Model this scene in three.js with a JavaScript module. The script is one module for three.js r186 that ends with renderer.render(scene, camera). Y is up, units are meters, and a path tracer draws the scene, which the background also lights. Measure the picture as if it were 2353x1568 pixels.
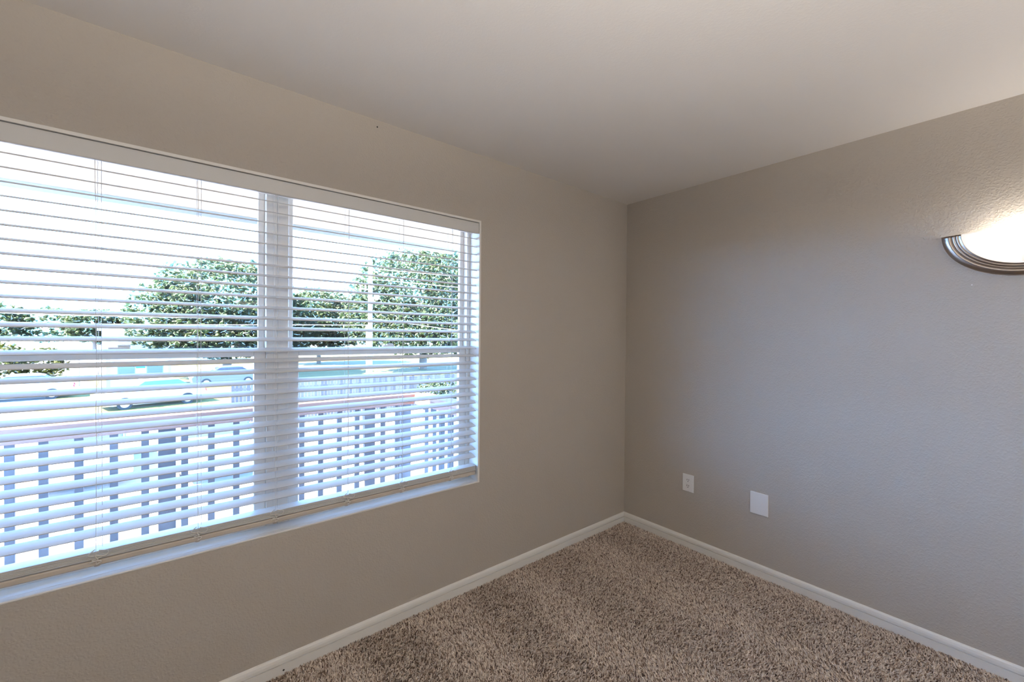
import * as THREE from 'three';
import { RoundedBoxGeometry } from 'three/addons/geometries/RoundedBoxGeometry.js';
import { mergeGeometries } from 'three/addons/utils/BufferGeometryUtils.js';
import { ImprovedNoise } from 'three/addons/math/ImprovedNoise.js';

// ---------------------------------------------------------------- camera, sky, sun, exposure
const scene = new THREE.Scene();
const camera = new THREE.PerspectiveCamera(77.936, 2353 / 1568, 0.05, 400);
camera.position.set(-2.7388, 1.4202, 1.9687);
camera.rotation.set(-0.011208, -0.684157, 0.008414, 'YXZ');
scene.add(camera);

const renderer = new THREE.WebGLRenderer();
renderer.toneMapping = THREE.LinearToneMapping;
renderer.toneMappingExposure = 1.0;
renderer.shadowMap.enabled = true;
renderer.shadowMap.type = THREE.PCFSoftShadowMap;

{ // summer sky: bright haze at the horizon, deeper blue overhead
  const w = 64, h = 64, d = new Float32Array(w * h * 4);
  for (let j = 0; j < h; j++) {
    const e = Math.max(0, Math.sin(((j + 0.5) / h - 0.5) * Math.PI)), haze = Math.exp(-e / 0.16);
    for (let i = 0; i < w; i++) {
      const o = (j * w + i) * 4;
      d[o] = 1.2 + 14.5 * haze; d[o + 1] = 3.4 + 30.5 * haze; d[o + 2] = 8.4 + 59 * haze; d[o + 3] = 1;
    }
  }
  const t = new THREE.DataTexture(d, w, h, THREE.RGBAFormat, THREE.FloatType);
  t.mapping = THREE.EquirectangularReflectionMapping; t.magFilter = THREE.LinearFilter; t.needsUpdate = true;
  scene.background = t;
}
const sun = new THREE.DirectionalLight(new THREE.Color().setRGB(1, 0.93, 0.82), 60);
sun.position.set(-33, 38, -4); sun.target.position.set(0, 0, 0);
sun.castShadow = true; sun.shadow.mapSize.set(2048, 2048);
Object.assign(sun.shadow.camera, { left: -45, right: 45, top: 45, bottom: -45, near: 1, far: 140 });
scene.add(sun, sun.target);

// ---------------------------------------------------------------- helpers
let seed = 20240611;
const rnd = () => { seed = (seed + 0x6d2b79f5) | 0; let t = Math.imul(seed ^ (seed >>> 15), 1 | seed); t = (t + Math.imul(t ^ (t >>> 7), 61 | t)) ^ t; return ((t ^ (t >>> 14)) >>> 0) / 4294967296; };
const rr = (a, b) => a + (b - a) * rnd();
const noise = new ImprovedNoise();
const mat = (r, g, b, roughness = 0.8, extra = {}) => { const m = new THREE.MeshPhysicalMaterial({ roughness, ...extra }); m.color.setRGB(r, g, b); return m; };
const taken = {};
const numbered = (n) => { taken[n] = (taken[n] ?? -1) + 1; return taken[n] ? n + '_' + String(taken[n]).padStart(3, '0') : n; };
function part(name, geometry, m, parent) { const o = new THREE.Mesh(geometry, m); o.name = name; o.castShadow = o.receiveShadow = true; parent.add(o); return o; }
function top(o, name, label, category, group) { o.name = numbered(name); o.userData.label = label; o.userData.category = category; if (group) o.userData.group = group; scene.add(o); return o; }
function thing(name, label, category, [x, y, z] = [0, 0, 0], turn = 0, group) { const g = new THREE.Group(); g.position.set(x, y, z); g.rotation.y = turn; return top(g, name, label, category, group); }
function struct(name, geometry, m, label) { const o = geometry ? new THREE.Mesh(geometry, m) : new THREE.Group(); o.name = name; o.castShadow = o.receiveShadow = true; o.userData.kind = 'structure'; o.userData.label = label; scene.add(o); return o; }
// box from corner to corner
function bx(x0, y0, z0, x1, y1, z1, r = 0) {
  const w = x1 - x0, h = y1 - y0, d = z1 - z0;
  const g = r ? new RoundedBoxGeometry(w, h, d, 2, Math.min(r, w / 2.01, h / 2.01, d / 2.01)) : new THREE.BoxGeometry(w, h, d);
  return g.translate((x0 + x1) / 2, (y0 + y1) / 2, (z0 + z1) / 2);
}
const merge = (list) => mergeGeometries(list.map((g) => { const n = g.index ? g.toNonIndexed() : g; for (const k of Object.keys(n.attributes)) if (!['position', 'normal', 'uv'].includes(k)) n.deleteAttribute(k); return n; }));
const tube = (pts, r, seg = 24, sides = 6) => new THREE.TubeGeometry(new THREE.CatmullRomCurve3(pts.map((p) => new THREE.Vector3(...p))), seg, r, sides);
const rod = (a, b, r0, r1 = r0, sides = 10) => { const A = new THREE.Vector3(...a), B = new THREE.Vector3(...b), d = B.clone().sub(A), g = new THREE.CylinderGeometry(r1, r0, d.length(), sides); g.translate(0, d.length() / 2, 0); g.applyQuaternion(new THREE.Quaternion().setFromUnitVectors(new THREE.Vector3(0, 1, 0), d.normalize())); return g.translate(...a); };
// a strip swept between two end sections; a section is a list of [x, y, z]
function loft(A, B) {
  const pos = [], n = A.length, t = (a, b, c) => pos.push(...a, ...b, ...c);
  for (let i = 0; i < n; i++) { const j = (i + 1) % n; t(A[i], B[i], B[j]); t(A[i], B[j], A[j]); }
  for (let i = 1; i < n - 1; i++) { t(A[0], A[i], A[i + 1]); t(B[0], B[i + 1], B[i]); }
  const g = new THREE.BufferGeometry(); g.setAttribute('position', new THREE.Float32BufferAttribute(pos, 3));
  g.setAttribute('uv', new THREE.Float32BufferAttribute(new Float32Array(pos.length / 3 * 2), 2)); g.computeVertexNormals(); return g;
}
// tileable relief texture from random bumps, size in pixels
function reliefTexture(n, cells, soft, metres) {
  const a = new Float32Array(n * n), cell = n / cells;
  for (let k = 0; k < cells * cells; k++) {
    const cx = rr(0, n), cy = rr(0, n), rx = cell * rr(0.45, 1.1), ry = cell * rr(0.35, 0.7), an = rr(0, Math.PI), hgt = rr(0.3, 1), c = Math.cos(an), s = Math.sin(an), R = Math.ceil(Math.max(rx, ry));
    for (let y = -R; y <= R; y++) for (let x = -R; x <= R; x++) {
      const u = (x * c + y * s) / rx, v = (-x * s + y * c) / ry, q = u * u + v * v;
      if (q < 1) { const i = ((Math.round(cy) + y + n * 4) % n) * n + (Math.round(cx) + x + n * 4) % n; a[i] = Math.max(a[i], hgt * Math.pow(1 - q, soft)); }
    }
  }
  const d = new Uint8Array(n * n * 4);
  for (let i = 0; i < n * n; i++) { const v = Math.round(255 * Math.min(1, a[i])); d[i * 4] = d[i * 4 + 1] = d[i * 4 + 2] = v; d[i * 4 + 3] = 255; }
  const t = new THREE.DataTexture(d, n, n); t.wrapS = t.wrapT = THREE.RepeatWrapping; t.magFilter = THREE.LinearFilter; t.repeat.set(1 / metres, 1 / metres); t.needsUpdate = true; return t;
}
// wood grain running along u
function woodTexture(n, A, B, rings) {
  const d = new Uint8Array(n * n * 4);
  for (let y = 0; y < n; y++) for (let x = 0; x < n; x++) {
    const u = x / n, v = y / n, k = 0.5 + 0.5 * noise.noise(Math.cos(u * 6.283) * 1.2, v * rings + 0.8 * noise.noise(Math.sin(u * 6.283), v * 3, 1), 3.3), f = 0.12 * noise.noise(u * 30, v * 240, 7), o = (y * n + x) * 4, q = Math.min(1, Math.max(0, k + f));
    for (let c = 0; c < 3; c++) d[o + c] = A[c] + (B[c] - A[c]) * q; d[o + 3] = 255;
  }
  const t = new THREE.DataTexture(d, n, n); t.wrapS = t.wrapT = THREE.RepeatWrapping; t.magFilter = THREE.LinearFilter; t.colorSpace = THREE.SRGBColorSpace; t.needsUpdate = true; return t;
}

// ---------------------------------------------------------------- materials
const orangePeel = reliefTexture(1024, 95, 1.2, 0.75);
const M = {
  wall: mat(0.45, 0.405, 0.35, 0.62, { bumpMap: orangePeel, bumpScale: 0.0007 }),
  ceiling: mat(0.84, 0.805, 0.765, 0.85, { bumpMap: orangePeel, bumpScale: 0.00015 }),
  trim: mat(0.74, 0.72, 0.68, 0.42),
  liner: mat(0.78, 0.76, 0.72, 0.45),
  vinyl: mat(0.85, 0.81, 0.74, 0.4),
  pane: mat(1, 1, 1, 0, { transmission: 1, thickness: 0, ior: 1.45 }),
  slat: mat(0.62, 0.61, 0.59, 0.42),
  rail: mat(0.52, 0.46, 0.39, 0.5),
  cord: mat(0.72, 0.69, 0.64, 0.9),
  dark: mat(0.02, 0.018, 0.016, 0.8),
  plate: mat(0.78, 0.77, 0.75, 0.3),
  nickel: mat(0.42, 0.37, 0.33, 0.28, { metalness: 1 }),
  carpetBase: mat(0.16, 0.115, 0.085, 1),
  tuft: mat(1, 1, 1, 0.95),
  deckWood: mat(1, 1, 1, 0.8, { map: woodTexture(256, [178, 138, 120], [142, 104, 88], 5) }),
  deckGrey: mat(1, 1, 1, 0.85, { map: woodTexture(256, [118, 112, 112], [92, 87, 88], 5) }),
  soffit: mat(0.44, 0.39, 0.29, 0.8),
  fascia: mat(0.5, 0.46, 0.4, 0.8),
  concrete: mat(0.27, 0.255, 0.24, 0.95),
  grass: mat(0.12, 0.105, 0.012, 1),
};

// ---------------------------------------------------------------- room shell
const H = 2.44, XW = -4.3, ZS = 3.7;                          // room: x from XW to 0, z from 0 to ZS
const OX0 = -3.375, OX1 = -1.365, OY0 = 0.587, OY1 = 2.072;   // window opening
{
  const s = new THREE.Shape([[XW - 0.15, -0.2], [0.15, -0.2], [0.15, H + 0.15], [XW - 0.15, H + 0.15]].map(([x, y]) => new THREE.Vector2(x, y)));
  s.holes.push(new THREE.Path([[OX0, OY0], [OX0, OY1], [OX1, OY1], [OX1, OY0]].map(([x, y]) => new THREE.Vector2(x, y))));
  struct('wall_north', new THREE.ExtrudeGeometry(s, { depth: 0.15, bevelEnabled: false }).translate(0, 0, -0.15), M.wall, 'greige textured wall with the wide blinds window');
  const flat = (w, h, d, x, y, z, turn) => { const q = new THREE.Shape([[0, 0], [w, 0], [w, h], [0, h]].map((p) => new THREE.Vector2(...p))); return new THREE.ExtrudeGeometry(q, { depth: d, bevelEnabled: false }).rotateY(turn).translate(x, y, z); };
  struct('wall_east', flat(ZS, H + 0.35, 0.15, 0, -0.2, ZS, Math.PI / 2), M.wall, 'greige textured wall with sconce, outlet and blank plate');
  struct('wall_south', flat(-XW + 0.3, H + 0.35, 0.15, XW - 0.15, -0.2, ZS, 0), M.wall, 'greige textured wall behind the camera');
  struct('wall_west', flat(ZS, H + 0.35, 0.15, XW, -0.2, 0, -Math.PI / 2), M.wall, 'greige textured wall opposite the sconce');
  const c = new THREE.Shape([[XW, -ZS], [0, -ZS], [0, 0], [XW, 0]].map((p) => new THREE.Vector2(...p)));
  struct('ceiling', new THREE.ExtrudeGeometry(c, { depth: 0.15, bevelEnabled: false }).rotateX(-Math.PI / 2).translate(0, H, 0), M.ceiling, 'plain off white ceiling');
}
const floor = struct('floor', bx(XW, -0.2, 0, 0, -0.008, ZS), M.carpetBase, 'brown beige speckled carpet floor');

// baseboards with a groove, mitred in the corners
{
  const P = [[0, -0.008], [0.013, -0.008], [0.013, 0.0355], [0.0065, 0.0362], [0.0065, 0.0394], [0.0125, 0.0405], [0.012, 0.052], [0.0095, 0.062], [0.006, 0.068], [0.002, 0.0695], [0, 0.0695]];
  const run = (name, label, at) => struct(name, loft(P.map(([d, y]) => at(0, d, y)), P.map(([d, y]) => at(1, d, y))), M.trim, label);
  run('baseboard_north', 'white grooved baseboard under the window', (e, d, y) => [e ? -d : XW + d, y, d]);
  run('baseboard_east', 'white grooved baseboard under the sconce wall', (e, d, y) => [-d, y, e ? ZS - d : d]);
  run('baseboard_south', 'white grooved baseboard behind the camera', (e, d, y) => [e ? XW + d : -d, y, ZS - d]);
  run('baseboard_west', 'white grooved baseboard opposite the sconce', (e, d, y) => [XW + d, y, e ? d : ZS - d]);
}

// carpet pile: leaning twisted tufts, vacuumed in tracks
{
  const g = new THREE.CylinderGeometry(0.0013, 0.0028, 1, 4, 2, true); g.translate(0, 0.5, 0);
  const p = g.attributes.position; for (let i = 0; i < p.count; i++) { const y = p.getY(i); p.setX(i, p.getX(i) + 0.0035 * y * y); }
  g.computeVertexNormals();
  const x0 = -3.3, x1 = -0.012, z0 = 0.012, z1 = 2.3, st = 0.0056, nx = Math.floor((x1 - x0) / st), nz = Math.floor((z1 - z0) / st);
  const im = new THREE.InstancedMesh(g, M.tuft, nx * nz), m = new THREE.Matrix4(), q = new THREE.Quaternion(), e = new THREE.Euler(), col = new THREE.Color();
  const yarn = [[0.66, 0.57, 0.49], [0.52, 0.43, 0.36], [0.4, 0.31, 0.25], [0.21, 0.145, 0.11], [0.6, 0.52, 0.47], [0.09, 0.06, 0.05]], share = [0.28, 0.5, 0.68, 0.82, 0.94, 1];
  let k = 0;
  for (let i = 0; i < nx; i++) for (let j = 0; j < nz; j++) {
    const x = x0 + (i + 0.5 + rr(-0.45, 0.45)) * st, z = z0 + (j + 0.5 + rr(-0.45, 0.45)) * st;
    // the vacuum laid the pile over in tracks that run out from the window wall
    const wob = 0.16 * noise.noise(x * 1.3, z * 1.1, 5), track = Math.sin((x + wob) * 11.4 + 1.545), lay = Math.tanh(track * 2.2) * -0.55 + 0.22 * noise.noise(x * 4, z * 4, 2);
    e.set(lay + rr(-0.42, 0.42), rr(0, 6.28), rr(-0.5, 0.5), 'XZY');
    q.setFromEuler(e);
    const len = rr(0.0085, 0.0132) * (1 + 0.15 * noise.noise(x * 9, z * 9, 8)), fat = rr(0.85, 1.25);
    m.compose(new THREE.Vector3(x, -0.0085, z), q, new THREE.Vector3(fat, len, fat));
    im.setMatrixAt(k, m);
    const a = rnd(), c = yarn[share.findIndex((v) => a <= v)], f = rr(0.85, 1.15);
    im.setColorAt(k++, col.setRGB(c[0] * f * 1.24, c[1] * f * 1.24, c[2] * f * 1.24));
  }
  im.name = 'carpet_pile'; im.userData.kind = 'stuff'; im.castShadow = im.receiveShadow = true;
  floor.add(im);
}

// ---------------------------------------------------------------- window
{
  const zi = -0.09, zo = -0.152;
  const unit = (n, x0, x1, fl, fr, label) => {
    const g = struct('window_' + n, null, null, label), y0 = OY0 + 0.001, y1 = OY1 - 0.001, f = 0.016, hf = 0.018;
    part('frame', merge([bx(x0, y0, zo, x0 + fl, y1, zi, 0.004), bx(x1 - fr, y0, zo, x1, y1, zi, 0.004), bx(x0 + fl, y0, zo, x1 - fr, y0 + f, zi, 0.004), bx(x0 + fl, y1 - hf, zo, x1 - fr, y1, zi, 0.004)]), M.vinyl, g);
    const a = x0 + fl, b = x1 - fr, s = 0.043, us = 0.024;
    const lower = part('lower_sash', merge([bx(a, y0 + f, -0.126, a + s, 1.361, -0.1, 0.003), bx(b - s, y0 + f, -0.126, b, 1.361, -0.1, 0.003), bx(a + s, y0 + f, -0.126, b - s, y0 + f + 0.048, -0.1, 0.003), bx(a + s, 1.325, -0.126, b - s, 1.361, -0.1, 0.003)]), M.vinyl, g);
    part('pane', bx(a + s - 0.004, y0 + f + 0.044, -0.115, b - s + 0.004, 1.329, -0.111), M.pane, lower);
    part('sash_lock', merge([bx((a + b) / 2 - 0.03, 1.361, -0.122, (a + b) / 2 + 0.03, 1.369, -0.102, 0.003), bx((a + b) / 2 - 0.006, 1.369, -0.124, (a + b) / 2 + 0.03, 1.377, -0.112, 0.003)]), M.vinyl, lower);
    const upper = part('upper_sash', merge([bx(a, 1.33, -0.15, a + us, y1 - hf, -0.128, 0.003), bx(b - us, 1.33, -0.15, b, y1 - hf, -0.128, 0.003), bx(a + us, 1.33, -0.15, b - us, 1.358, -0.128, 0.003), bx(a + us, y1 - hf - 0.012, -0.15, b - us, y1 - hf, -0.128, 0.003)]), M.vinyl, g);
    part('pane', bx(a + us - 0.004, 1.354, -0.141, b - us + 0.004, y1 - hf - 0.008, -0.137), M.pane, upper);
  };
  const L = 0.012;
  unit(1, OX0 + L, -2.3715, 0.028, 0.043, 'white vinyl single hung window on the side away from the corner');
  unit(2, -2.3705, OX1 - L, 0.043, 0.022, 'white vinyl single hung window on the side of the room corner');
  struct('trim_1', bx(OX0 + L, OY1 - L, zi + 0.0005, OX1 - L, OY1, 0.0015, 0.0015), M.liner, 'thin white head liner above the blind');
  struct('trim_2', bx(OX1 - L, OY0, -0.15, OX1, OY1, 0.0015, 0.0015), M.liner, 'thin white jamb liner on the side of the room corner');
  struct('trim_3', bx(OX0, OY0, -0.15, OX0 + L, OY1, 0.0015, 0.0015), M.liner, 'thin white jamb liner away from the room corner');
  // sill board with a rounded nose
  const sp = [[zi + 0.001, 0.5875], [0.0008, 0.5875]];
  for (let i = 0; i <= 6; i++) { const a = -Math.PI / 2 + Math.PI * i / 6; sp.push([-0.001 + 0.0032 * Math.cos(a), 0.5915 + 0.0032 * Math.sin(a)]); }
  sp.push([-0.022, 0.5955], [-0.024, 0.5935], [-0.026, 0.5955], [zi + 0.001, 0.597]);
  struct('trim_4', loft(sp.map(([z, y]) => [OX0 + L, y, z]), sp.map(([z, y]) => [OX1 - L, y, z])), M.trim, 'white window sill with rounded front edge');
}

// ---------------------------------------------------------------- blind
{
  const b = thing('window_blind', 'white slatted horizontal blind lowered over the double window, slats open', 'blind', [0, 0, 0]);
  const x0 = OX0 + 0.018, x1 = OX1 - 0.018;
  // valance board with a small moulded profile
  const vp = [[-0.014, 1.998], [-0.005, 1.998], [-0.0035, 2.001], [-0.0035, 2.054], [-0.005, 2.0575], [-0.014, 2.0575]];
  part('valance', loft(vp.map(([z, y]) => [OX0 + 0.0135, y, z]), vp.map(([z, y]) => [OX1 - 0.0135, y, z])), M.slat, b);
  part('headrail', bx(x0, 2.01, -0.072, x1, 2.055, -0.016, 0.002), M.vinyl, b);
  // slats: gently crowned strips, 50 mm deep
  const ns = 6, prof = [];
  for (let i = 0; i <= ns; i++) { const u = i / ns * 2 - 1; prof.push([u * 0.025, 0.0016 * (1 - u * u)]); }
  const sec = [...prof.map(([z, y]) => [z, y + 0.0014]), ...prof.slice().reverse().map(([z, y]) => [z, y - 0.0014])];
  const slatGeo = loft(sec.map(([z, y]) => [x0, y, z]), sec.map(([z, y]) => [x1, y, z]));
  const zc = -0.0365, tilt = 0.27;
  const cords = [-3.2, -2.926, -2.652, -2.392, -2.097, -1.828, -1.544];
  for (let k = 0; k < 29; k++) {
    const s = part('slat', slatGeo, M.slat, b), t = tilt + (k > 24 ? (k - 24) * 0.01 : 0) + rr(-0.012, 0.012);
    s.position.set(0, 1.9663 - 0.04413 * k + 0.025 * Math.sin(t), zc); s.rotation.x = t;     // outer edge higher
  }
  // spare slats stacked on the bottom rail
  for (let k = 0; k < 7; k++) { const s = part('slat', slatGeo, M.slat, b); s.position.set(rr(-0.002, 0.002), 0.6565 + 0.0043 * k, zc + rr(-0.002, 0.002)); s.rotation.x = 0.01 * k; }
  part('bottom_rail', bx(x0 + 0.001, 0.632, zc - 0.026, x1 - 0.001, 0.652, zc + 0.026, 0.005), M.rail, b);
  for (const x of cords) {
    const w = () => rr(-0.0015, 0.0015);
    for (const [dz, yb] of [[0.0262, 0.64], [-0.0262, 0.64]]) {
      const pts = []; for (let k = 0; k <= 14; k++) { const y = 2.01 + (yb - 2.01) * k / 14; pts.push([x + w(), y, zc + dz * (k > 12 ? 1.08 : 1)]); }
      part('ladder_cord', tube(pts, 0.0008, 40, 5), M.cord, b);
    }
    part('lift_cord', tube([[x + 0.012, 2.01, zc], [x + 0.011, 1.4, zc], [x + 0.012, 0.65, zc]], 0.0009, 8, 5), M.cord, b);
    // slack ladder cord bunched in front of the stacked slats, and the button under the rail
    part('ladder_cord', tube([[x - 0.004, 0.69, zc + 0.027], [x - 0.02, 0.676, zc + 0.031], [x + 0.014, 0.664, zc + 0.032], [x - 0.012, 0.655, zc + 0.031], [x + 0.012, 0.648, zc + 0.03], [x, 0.638, zc + 0.028]], 0.0019, 36, 5), M.cord, b);
    part('ladder_cord', tube([[x + 0.006, 0.686, zc + 0.029], [x + 0.03, 0.678, zc + 0.033], [x + 0.022, 0.665, zc + 0.034], [x - 0.004, 0.672, zc + 0.034], [x + 0.004, 0.656, zc + 0.033], [x - 0.016, 0.649, zc + 0.03]], 0.0017, 36, 5), M.cord, b);
    part('cord_button', new THREE.CylinderGeometry(0.008, 0.008, 0.004, 14).translate(x, 0.63, zc + 0.012), M.rail, b);
  }
}

// ---------------------------------------------------------------- wall plates and sconce on the east wall
{
  const o = thing('electrical_outlet', 'white duplex electrical outlet plate low on the sconce wall', 'outlet', [0, 0.434, 0.519], -Math.PI / 2);
  const slotted = (w, h) => new RoundedBoxGeometry(w, h, 0.0045, 2, 0.0022);
  part('cover_plate', slotted(0.079, 0.117).translate(0, 0, 0.0023), M.plate, o);
  for (const y of [0.0195, -0.0195]) {
    const f = part('receptacle', new RoundedBoxGeometry(0.034, 0.029, 0.004, 3, 0.0018).translate(0, y, 0.0042), M.plate, o);
    for (const x of [-0.0063, 0.0063]) part('slot', new THREE.BoxGeometry(0.0028, x < 0 ? 0.0095 : 0.0082, 0.0012).translate(x, y + 0.003, 0.0062), M.dark, f);
    part('ground_hole', new THREE.CylinderGeometry(0.0027, 0.0027, 0.0012, 12).rotateX(Math.PI / 2).translate(0, y - 0.0085, 0.0062), M.dark, f);
  }
  part('screw', new THREE.CylinderGeometry(0.003, 0.003, 0.001, 12).rotateX(Math.PI / 2).translate(0, 0, 0.005), M.plate, o);
}
{
  const o = thing('blank_plate', 'plain white blank cover plate low on the sconce wall', 'wall plate', [0, 0.432, 0.963], -Math.PI / 2);
  part('cover_plate', new RoundedBoxGeometry(0.1, 0.13, 0.008, 3, 0.003).translate(0, 0, 0.0041), M.plate, o);
  for (const y of [0.045, -0.045]) part('screw', new THREE.CylinderGeometry(0.0028, 0.0028, 0.001, 12).rotateX(Math.PI / 2).translate(0, y, 0.0084), M.plate, o);
}
function sconce(label, at, turn, power) {
  const a = 0.248, h = 0.196;
  const o = thing('wall_sconce', label, 'sconce', at, turn);
  // local axes: x along the wall, y up, z out of the wall; the bowl is a half ellipse that bulges out of the wall
  const bulge = (r) => 0.004 + 0.09 * (1 - Math.pow(r, 1.25));
  const surf = (r0, r1, nr, lift, thick) => {
    const pos = [], idx = [], na = 56;
    for (let i = 0; i <= nr; i++) for (let j = 0; j <= na; j++) {
      const r = r0 + (r1 - r0) * i / nr, t = Math.PI * j / na; pos.push(a * r * Math.cos(t), -h * r * Math.sin(t), bulge(r) + lift(i / nr));
    }
    for (let i = 0; i < nr; i++) for (let j = 0; j < na; j++) { const p = i * (na + 1) + j; idx.push(p, p + 1, p + na + 1, p + 1, p + na + 2, p + na + 1); }
    const n = pos.length / 3;
    for (let i = 0; i < n; i++) pos.push(pos[i * 3], pos[i * 3 + 1], Math.max(0.0005, pos[i * 3 + 2] - thick));
    const m = idx.length; for (let i = 0; i < m; i += 3) idx.push(idx[i] + n, idx[i + 2] + n, idx[i + 1] + n);
    const edge = (p, q) => idx.push(p, q, p + n, q, q + n, p + n);
    for (let i = 0; i < nr; i++) { edge((i + 1) * (na + 1), i * (na + 1)); edge(i * (na + 1) + na, (i + 1) * (na + 1) + na); }
    for (let j = 0; j < na; j++) { edge(j, j + 1); edge(nr * (na + 1) + j + 1, nr * (na + 1) + j); }
    const g = new THREE.BufferGeometry(); g.setAttribute('position', new THREE.Float32BufferAttribute(pos, 3)); g.setIndex(idx);
    const f = g.toNonIndexed(); f.computeVertexNormals();
    g.computeVertexNormals(); g.setAttribute('uv', new THREE.Float32BufferAttribute(new Float32Array(pos.length / 3 * 2), 2)); return g;
  };
  const hump = (u, a, b, k) => u > a && u < b ? k * Math.sqrt(Math.max(0, 1 - Math.pow((2 * u - a - b) / (b - a), 2))) : 0;
  const ridge = (u) => 0.003 + hump(u, 0.14, 0.32, 0.005) + hump(u, 0.33, 0.5, 0.0045) + hump(u, 0.5, 1.02, 0.009);
  part('metal_rim', surf(0.745, 1.0, 44, ridge, 0.012), M.nickel, o);
  const glass = mat(0.95, 0.92, 0.86, 0.9, { transmission: 0.17, thickness: 0, emissive: new THREE.Color().setRGB(1, 0.95, 0.91), emissiveIntensity: 0.22 });
  part('glass_shade', surf(0.0, 0.755, 14, () => 0.0005, 0.004), glass, o);
  part('back_plate', new RoundedBoxGeometry(0.16, 0.09, 0.006, 2, 0.002).translate(0, -0.06, 0.0035), M.nickel, o);
  part('lamp_holder', rod([0, -0.095, 0.036], [0, -0.062, 0.036], 0.012), M.plate, o);
  const bulbMat = mat(1, 1, 1, 0.4, { emissive: new THREE.Color().setRGB(1, 0.93, 0.82), emissiveIntensity: 6 });
  part('bulb', new THREE.SphereGeometry(0.02, 20, 14).scale(1, 1.2, 1).translate(0, -0.045, 0.036), bulbMat, o);
  const l = new THREE.PointLight(new THREE.Color().setRGB(1, 0.945, 0.88), power); l.position.set(0, -0.045, 0.036); l.castShadow = true; l.name = 'sconce_light'; o.add(l);
}
sconce('half moon wall sconce with glowing glass on the wall above the outlet', [0, 1.885, 1.957], -Math.PI / 2, 0.23);
sconce('added unseen fill sconce with half moon glowing glass on the wall facing the window', [-2.0, 1.885, ZS], Math.PI, 3.1);  // added out of view as warm fill for the window wall
sconce('added unseen fill sconce with half moon glowing glass on the wall facing the corner outlet', [XW, 1.885, 1.957], Math.PI / 2, 1.4);  // unseen sconce, put in for more warm fill
sconce('added unseen fill sconce with half moon glowing glass near the back of the outlet wall', [0, 1.885, 3.05], -Math.PI / 2, 1.2);  // another added fill sconce, outside the view
{
  const o = thing('added_floor_lamp', 'added unseen tall nickel floor lamp with an upturned bowl shade behind the camera', 'lamp', [-2.5, 0, 2.25]);  // unseen uplight, added to brighten the ceiling near the window
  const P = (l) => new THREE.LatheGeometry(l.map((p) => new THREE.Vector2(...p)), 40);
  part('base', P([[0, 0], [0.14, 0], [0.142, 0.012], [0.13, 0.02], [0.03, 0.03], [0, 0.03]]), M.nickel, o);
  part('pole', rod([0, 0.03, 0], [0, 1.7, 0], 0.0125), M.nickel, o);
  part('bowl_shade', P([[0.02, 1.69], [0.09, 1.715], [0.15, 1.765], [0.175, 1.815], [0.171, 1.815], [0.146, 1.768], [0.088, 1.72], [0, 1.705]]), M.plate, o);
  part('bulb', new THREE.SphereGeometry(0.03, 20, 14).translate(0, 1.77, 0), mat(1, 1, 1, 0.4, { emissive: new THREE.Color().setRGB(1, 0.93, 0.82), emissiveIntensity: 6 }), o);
  const l = new THREE.PointLight(new THREE.Color().setRGB(1, 0.945, 0.87), 6.4); l.position.set(0, 1.77, 0); l.castShadow = true; l.name = 'added_floor_lamp_light'; o.add(l);
}
// small marks left in the walls
{
  const n = top(new THREE.Mesh(new THREE.SphereGeometry(0.0035, 10, 8).scale(1, 1, 0.5), M.dark), 'nail_hole', 'tiny dark nail hole in the wall above the window', 'nail hole'); n.position.set(-1.969, 2.408, 0.0006);
  const q = top(new THREE.Mesh(new THREE.SphereGeometry(0.004, 10, 8).scale(1, 1, 0.5), M.dark), 'nail_hole', 'tiny dark nail hole at the foot of the baseboard under the window', 'nail hole'); q.position.set(-2.364, 0.0125, 0.0132);
  const w = top(new THREE.Mesh(new THREE.SphereGeometry(0.0028, 10, 8).scale(0.5, 1, 1), M.plate), 'filler_spot', 'tiny white filler spot on the wall below the sconce', 'filler spot'); w.position.set(-0.0006, 1.663, 1.806);
}

// ---------------------------------------------------------------- porch roof, deck and railings
{
  const r = thing('porch_roof', 'cream painted porch roof overhang above the window', 'roof', [0, 0, 0]);
  part('soffit', bx(-7, 2.19, -1.3, -0.72, 2.205, -0.152), M.soffit, r);
  const s = new THREE.Shape([[-7, 2.153], [-0.755, 2.153], [-0.705, 2.24], [-0.705, 2.36], [-7, 2.36]].map((p) => new THREE.Vector2(...p)));
  part('fascia', new THREE.ExtrudeGeometry(s, { depth: 0.035, bevelEnabled: false }).translate(0, 0, -1.335), M.fascia, r);
  part('barge_board', bx(-0.72, 2.19, -1.3, -0.69, 2.36, -0.152), M.fascia, r);
  part('roofing', bx(-7.05, 2.36, -1.38, -0.66, 2.4, -0.152), M.fascia, r);
}
{
  const d = thing('porch_deck', 'raised wooden deck of grey planks outside the window', 'deck', [0, 0, 0]);
  for (let k = 0; k < 11; k++) part('plank', bx(-7, -0.1, -0.155 - 0.138 * (k + 1) + 0.006, -0.9, -0.064, -0.155 - 0.138 * k, 0.003), M.deckGrey, d);
  part('rim_joist', bx(-7, -0.34, -1.72, -0.9, -0.1, -1.68), M.deckGrey, d);
  part('ledger', bx(-7, -0.34, -0.2, -0.9, -0.1, -0.155), M.deckGrey, d);
  for (const x of [-6.9, -4.6, -2.744, -1.0]) part('support_post', bx(x - 0.05, -2.6, -1.67, x + 0.05, -0.1, -1.57), M.deckGrey, d);
}
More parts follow.
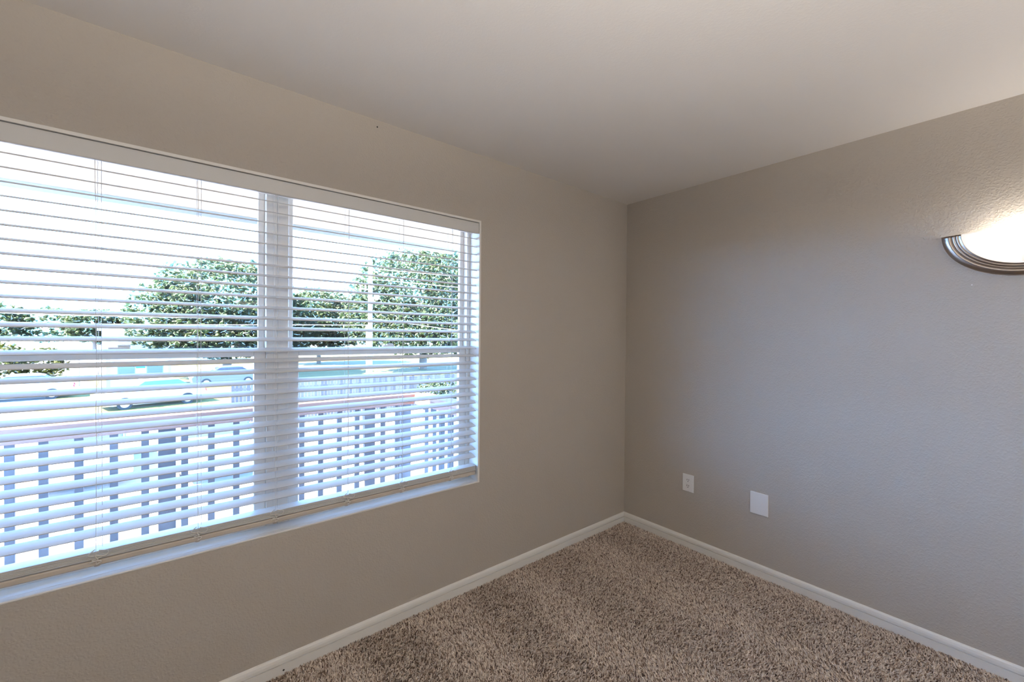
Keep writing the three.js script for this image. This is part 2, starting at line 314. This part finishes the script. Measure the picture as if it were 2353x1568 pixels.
{
  const grain = (g) => { const p = g.attributes.position, uv = new Float32Array(p.count * 2); const ox = rr(0, 5), oy = rr(0, 5); g.computeBoundingBox(); const b = g.boundingBox.getSize(new THREE.Vector3()), l = b.x > b.y && b.x > b.z ? 0 : b.y > b.z ? 1 : 2; for (let i = 0; i < p.count; i++) { const v = [p.getX(i), p.getY(i), p.getZ(i)], along = v[l], rest = v[(l + 1) % 3] + v[(l + 2) % 3]; uv[i * 2] = along * 0.6 + ox; uv[i * 2 + 1] = rest * 2.2 + oy; } g.setAttribute('uv', new THREE.BufferAttribute(uv, 2)); return g; };
  const f = thing('deck_railing', 'long reddish wooden deck railing parallel to the window', 'railing', [0, 0, 0]);
  part('cap_board', grain(bx(-7, 0.897 - 0.036, -1.64, -0.96, 0.897, -1.5, 0.004)), M.deckWood, f);
  part('upper_rail', grain(bx(-7, 0.808, -1.54, -1.03, 0.86, -1.503, 0.003)), M.deckWood, f);
  part('lower_rail', grain(bx(-7, 0.03, -1.6, -1.03, 0.11, -1.562, 0.003)), M.deckWood, f);
  const bars = [-3.412, -3.286, -3.145, -2.995, -2.851, -2.654, -2.51, -2.367, -2.225, -2.085, -1.944, -1.807, -1.665, -1.523, -1.3, -1.17];
  for (let x = -3.56; x > -6.9; x -= 0.142) bars.push(x);
  for (const x of bars) part('baluster', grain(bx(x - 0.019, 0.03, -1.562, x + 0.019, 0.86, -1.541, 0.002)), M.deckGrey, f);
  for (const x of [-5.4, -4.07, -2.744, -1.407, -1.075]) part('post', grain(bx(x - 0.045, -0.06, -1.655, x + 0.045, 0.86, -1.565, 0.004)), M.deckGrey, f);
  const s = thing('deck_railing', 'short wooden deck railing that returns from the corner to the house wall', 'railing', [0, 0, 0]);
  part('cap_board', grain(bx(-1.03, 0.861, -1.498, -0.96 + 0.07, 0.897, -0.16, 0.004)), M.deckWood, s);
  part('upper_rail', grain(bx(-1.028, 0.808, -1.498, -0.99, 0.86, -0.16, 0.003)), M.deckWood, s);
  part('lower_rail', grain(bx(-0.985, 0.03, -1.498, -0.945, 0.11, -0.16, 0.003)), M.deckWood, s);
  for (let k = 0; k < 9; k++) part('baluster', grain(bx(-0.989, 0.03, -1.4 + 0.142 * k - 0.019, -0.951, 0.86, -1.4 + 0.142 * k + 0.019, 0.002)), M.deckGrey, s);
}

// ---------------------------------------------------------------- grounds
const G = -2.6;
struct('ground', bx(-160, G - 0.3, -220, 160, G, 4), M.concrete, 'bright sunlit concrete lot');
struct('lawn', bx(-8, G, -140, 120, G + 0.02, -22), M.grass, 'green lawn beyond the fence');

// wooden picket fence
{
  const f = thing('wooden_fence', 'pale weathered board fence at the edge of the lot', 'fence', [0, G, -19.6], 0);
  const A = [-0.5, 0.55], B = [16.5, -0.85 + 2.0];
  const m = mat(0.1, 0.09, 0.08, 0.95), m2 = mat(0.075, 0.066, 0.06, 0.95), m3 = mat(0.125, 0.11, 0.095, 0.95), geo = bx(-0.068, 0.05, -0.01, 0.068, 1.83, 0.01);
  const n = 118, dx = (B[0] - A[0]) / n, zz = (x) => -0.35 + (x - 2.1) * 0.15;
  for (let k = 0; k < n; k++) { const o = part('picket', geo, [m, m2, m3][Math.floor(rr(0, 3))], f), x = A[0] + dx * k; o.position.set(x, rr(-0.02, 0.02), zz(x)); o.rotation.y = -0.15; }
  for (const y of [0.35, 1.5]) part('fence_rail', loft([[A[0], y, zz(A[0]) - 0.012], [A[0], y + 0.09, zz(A[0]) - 0.012], [A[0], y + 0.09, zz(A[0]) - 0.05], [A[0], y, zz(A[0]) - 0.05]], [[B[0], y, zz(B[0]) - 0.012], [B[0], y + 0.09, zz(B[0]) - 0.012], [B[0], y + 0.09, zz(B[0]) - 0.05], [B[0], y, zz(B[0]) - 0.05]]), m2, f);
}

// trees: a trunk with branches and a crown of leaf sprays
const bark = mat(0.16, 0.12, 0.09, 0.95);
function tree(name, label, group, [x, z], blobs, count, leaf, tint, trunkR) {
  const t = thing(name, label, 'tree', [x, G, z], 0, group), pos = [], col = [], nor = [], c0 = new THREE.Vector3(), u = new THREE.Vector3(), v = new THREE.Vector3(), n = new THREE.Vector3();
  const vol = blobs.map((b) => b[3] * b[4] * b[3]), sum = vol.reduce((a, b) => a + b, 0);
  blobs.forEach((b, bi) => {
    const [bx_, by, bz, rx, ry] = b, k = Math.round(count * vol[bi] / sum);
    for (let i = 0; i < k; i++) {
      n.set(rr(-1, 1), rr(-1, 1), rr(-1, 1)); if (n.lengthSq() > 1 || n.lengthSq() < 0.01) { i--; continue; }
      n.normalize(); const rad = 0.55 + 0.5 * Math.sqrt(rnd()) + 0.18 * noise.noise(n.x * 3 + bi, n.y * 3, n.z * 3);
      c0.set(bx_ + n.x * rx * rad, by + n.y * ry * rad, bz + n.z * rx * rad);
      const s = leaf * rr(0.6, 1.3);
      u.set(rr(-1, 1), rr(-0.6, 0.6), rr(-1, 1)).normalize(); v.set(rr(-1, 1), rr(-1, 0.3), rr(-1, 1)).cross(u).normalize();
      const P = [c0.clone().addScaledVector(u, -s), c0.clone().addScaledVector(v, s * 0.55), c0.clone().addScaledVector(u, s), c0.clone().addScaledVector(v, -s * 0.55)], w = new THREE.Vector3().crossVectors(u, v);
      P[1].addScaledVector(w, s * 0.2); P[3].addScaledVector(w, s * 0.2);
      for (const q of [0, 1, 2, 0, 2, 3]) { pos.push(P[q].x, P[q].y, P[q].z); nor.push(w.x, w.y, w.z); }
      const f = rr(0.8, 1.2), y = rr(0, 0.3); for (let q = 0; q < 6; q++) col.push(tint[0] * f * (1 + 0.5 * y), tint[1] * f, tint[2] * f * (1 - 0.3 * y));
    }
  });
  const g = new THREE.BufferGeometry(); g.setAttribute('position', new THREE.Float32BufferAttribute(pos, 3)); g.setAttribute('normal', new THREE.Float32BufferAttribute(nor, 3)); g.setAttribute('color', new THREE.Float32BufferAttribute(col, 3));
  part('foliage', g, mat(1, 1, 1, 0.9, { vertexColors: true, side: THREE.DoubleSide, transmission: 0.55, thickness: 0 }), t);
  const top0 = blobs[0];
  const limbs = [rod([0, -0.1, 0], [top0[0] * 0.5, top0[1] * 0.75, top0[2] * 0.5], trunkR, trunkR * 0.6)];
  for (const b of blobs) limbs.push(rod([b[0] * 0.2, top0[1] * 0.4, b[2] * 0.2], [b[0] * 0.85, b[1] + b[4] * 0.2, b[2] * 0.85], trunkR * 0.5, trunkR * 0.12, 7));
  part('trunk', merge(limbs), bark, t);
}
const LEAF = [0.6, 0.86, 0.6];
tree('broadleaf_tree', 'tall dense green tree behind the utility pole', 'trees beyond the lot', [21, -44], [[0, 8.6, 0, 7.5, 5.6], [-5.8, 6.5, 1, 4, 4], [5.5, 7, 0, 5.5, 5], [-1, 4.6, 3, 7, 2.8], [3, 12, 0, 4.5, 2.8]], 19000, 0.29, LEAF, 0.5);
tree('broadleaf_tree', 'lower rounded tree beside the tall dense one', 'trees beyond the lot', [13.4, -60], [[0, 6.3, 0, 4.8, 4], [-3.2, 5.2, 0, 3.5, 3.2], [2.8, 5.8, 1, 3.8, 3.4]], 8500, 0.32, LEAF, 0.3);
tree('broadleaf_tree', 'wide spreading green tree behind the window mullion', 'trees beyond the lot', [1.6, -46], [[0, 7, 0, 5.6, 3.9], [-3.8, 5.4, 0.5, 3.4, 3.2], [4.3, 5.2, 0, 3.8, 3.1], [0, 4, 1, 5.4, 2.2]], 14000, 0.28, LEAF, 0.42);
tree('broadleaf_tree', 'faint small tree above the low white building', 'trees beyond the lot', [-11.8, -92], [[0, 5.2, 0, 3.6, 2.6], [3, 4.5, 0, 3, 2.2]], 1600, 0.5, LEAF, 0.3);
tree('broadleaf_tree', 'faint row of distant tree crowns at the horizon', 'trees beyond the lot', [-27, -112], [[0, 6, 0, 5.2, 3.3], [6.8, 5.5, 0, 5, 3.1], [-6.8, 5.5, 0, 5.1, 3.2]], 3000, 0.5, LEAF, 0.3);
tree('shrub', 'yellow green bush beside the far parked cars', null, [-13.5, -50], [[0, 1.7, 0, 1.9, 1.6], [2.6, 1.4, 0, 1.5, 1.3]], 1400, 0.22, [0.5, 0.62, 0.25], 0.08);
tree('shrub', 'small green shrub growing in front of the fence', null, [7.3, -16.4], [[0, 1.3, 0, 0.8, 0.55], [1.1, 1.2, 0, 0.7, 0.5]], 800, 0.1, LEAF, 0.04);

// utility pole
{
  const p = thing('utility_pole', 'grey utility pole with bracket, insulators and wires in front of the tall tree', 'pole', [6.5, G, -22.6]);
  const m = mat(0.5, 0.46, 0.42, 0.9), w = mat(0.75, 0.75, 0.74, 0.5);
  part('shaft', rod([0, 0, 0], [0, 8.4, 0], 0.15, 0.115, 14), m, p);
  part('conduit', rod([-0.21, 0, 0.06], [-0.21, 4.6, 0.06], 0.055, 0.055, 10), w, p);
  part('bracket', merge([rod([0, 6.7, 0], [-0.62, 6.7, 0.05], 0.035), rod([-0.6, 6.55, 0.05], [-0.6, 7.0, 0.05], 0.045), rod([-0.3, 6.62, 0.03], [-0.3, 6.95, 0.03], 0.04)]), w, p);
  part('lamp_head', new THREE.SphereGeometry(0.17, 14, 10).scale(1, 1.25, 1).translate(0.36, 6.3, 0.05), w, p);
  part('junction_box', bx(-0.13, 5.9, 0.11, 0.13, 6.25, 0.26, 0.02), w, p);
  for (const [y0, y1, dx] of [[7.9, 9.4, 17], [7.3, 8.4, 17], [5.0, 4.4, 17], [4.6, 5.2, -30], [4.9, 5.6, -30]]) part('wire', tube([[0, y0, 0.1], [dx * 0.5, (y0 + y1) / 2 - 0.5, 0.6], [dx, y1, 1.2]], 0.02, 24, 5), m, p);
}

// white building, booth, posts
{
  const b = thing('low_building', 'long low white building with a grey blue wall section across the lot', 'building', [-3.2, G, -74]);
  const w = mat(0.7, 0.7, 0.68, 0.9), bl = mat(0.3, 0.35, 0.44, 0.9);
  part('wall', bx(-6.2, 0, -6, 6.6, 4.3, 0), w, b); part('wall_panel', bx(-4.6, 0.3, 0, 0.6, 4.0, 0.06), bl, b); part('roof', bx(-6.6, 4.3, -6.3, 7, 4.6, 0.5), w, b);
  for (const x of [2.2, 4.4]) part('window', bx(x, 1.2, 0, x + 1.3, 2.6, 0.05), bl, b);
}
{
  const b = thing('small_booth', 'small white booth with two wide windows and a blue sign between them', 'booth', [-4.36, G, -40], 0);
  const w = mat(0.75, 0.76, 0.76, 0.8), post = mat(0.3, 0.29, 0.33, 0.8), gl = mat(0.07, 0.11, 0.12, 0.15), fr = mat(0.2, 0.24, 0.25, 0.6), blue = mat(0.03, 0.17, 0.55, 0.6);
  part('wall', bx(-1.75, 0, -2.2, 1.75, 2.25, 0), w, b); part('roof', bx(-1.9, 2.25, -2.4, 1.9, 2.42, 0.3, 0.04), w, b);
  for (const x of [-1.72, 1.72]) part('corner_post', bx(x - 0.1, 0, 0.02, x + 0.1, 2.25, 0.2), post, b);
  for (const [x0, x1] of [[-1.25, -0.25], [0.35, 1.35]]) { const f = part('window_frame', bx(x0, 0.75, 0, x1, 1.85, 0.05, 0.02), fr, b); part('pane', bx(x0 + 0.06, 0.81, 0.03, x1 - 0.06, 1.79, 0.07, 0.015), gl, f); }
  part('sign', bx(-0.22, 1.4, 0, 0.3, 1.8, 0.06, 0.02), blue, b);
}
for (const [x, z, label] of [[-8.6, -43, 'thin grey post in the lot, farther from the booth'], [-7.9, -43, 'thin grey post in the lot, nearer the booth']]) {
  const g = thing('sign_post', label, 'post', [x, G, z], 0, 'thin posts in the lot');
  part('pole', rod([0, 0, 0], [0, 2.2, 0], 0.05), mat(0.22, 0.21, 0.2, 0.8), g); part('pole_cap', new THREE.SphereGeometry(0.07, 10, 8).translate(0, 2.2, 0), mat(0.22, 0.21, 0.2, 0.8), g);
}

// parked cars
function car(label, [x, z], turn, paint, glassColor) {
  const c = thing('parked_car', label, 'car', [x, G, z], turn), body = mat(...paint, 0.35, { clearcoat: 0.6 }), gl = mat(...glassColor, 0.12), rub = mat(0.03, 0.03, 0.03, 0.9), rim = mat(0.5, 0.5, 0.5, 0.4, { metalness: 0.8 }), red = mat(0.45, 0.03, 0.03, 0.4);
  const ex = (pts, w, bev) => new THREE.ExtrudeGeometry(new THREE.Shape(pts.map((p) => new THREE.Vector2(...p))), { depth: w - 2 * bev, bevelEnabled: true, bevelSize: bev, bevelThickness: bev, bevelSegments: 3 }).translate(0, 0, -w / 2 + bev);
  part('body', ex([[-2.15, 0.35], [-2.2, 0.7], [-2.05, 0.88], [-1.1, 0.95], [1.5, 0.98], [2.1, 0.92], [2.2, 0.65], [2.15, 0.32], [1.8, 0.28], [-1.8, 0.28]], 1.78, 0.07), body, c);
  part('window_band', ex([[-1.12, 0.95], [-0.5, 1.38], [0.95, 1.4], [1.62, 0.98]], 1.52, 0.05), gl, c);
  part('roof', ex([[-0.5, 1.4], [-0.3, 1.46], [0.75, 1.47], [1.0, 1.42], [0.9, 1.38], [-0.45, 1.37]], 1.46, 0.04), body, c);
  for (const s of [-1, 1]) {
    for (const wx of [-1.35, 1.35]) { const w = part('wheel', new THREE.CylinderGeometry(0.32, 0.32, 0.2, 22).rotateX(Math.PI / 2).translate(wx, 0.32, s * 0.82), rub, c); part('hubcap', new THREE.CylinderGeometry(0.2, 0.2, 0.21, 16).rotateX(Math.PI / 2).translate(wx, 0.32, s * 0.822), rim, w); }
    part('tail_light', bx(2.12, 0.62, s * 0.72 - 0.13, 2.3, 0.8, s * 0.72 + 0.13, 0.03), red, c);
    part('headlight', bx(-2.29, 0.58, s * 0.68 - 0.16, -2.1, 0.74, s * 0.68 + 0.16, 0.03), rim, c);
    part('mirror', bx(-0.85, 0.95, s * 0.9 - 0.09, -0.68, 1.1, s * 0.9 + 0.09, 0.03), body, c);
  }
}
const WHITE = [0.72, 0.72, 0.72], SMOKE = [0.05, 0.06, 0.075];
car('white car parked nose out below the deck railing', [-4.6, -15.2], Math.PI / 2 + 0.12, WHITE, SMOKE);
car('white car parked below the deck railing beside the window mullion', [-1.5, -14.2], Math.PI / 2 - 0.05, WHITE, SMOKE);
car('pale car with teal tinted windows parked in front of the booth', [-3.4, -29], 0.25, WHITE, [0.1, 0.3, 0.32]);
car('pale grey car parked far off beside the yellow green bush', [-9.6, -36], 0.1, [0.55, 0.56, 0.57], SMOKE);
car('dark car parked far off under the spreading tree', [0.8, -38], 0.05, [0.12, 0.13, 0.14], SMOKE);

renderer.render(scene, camera);
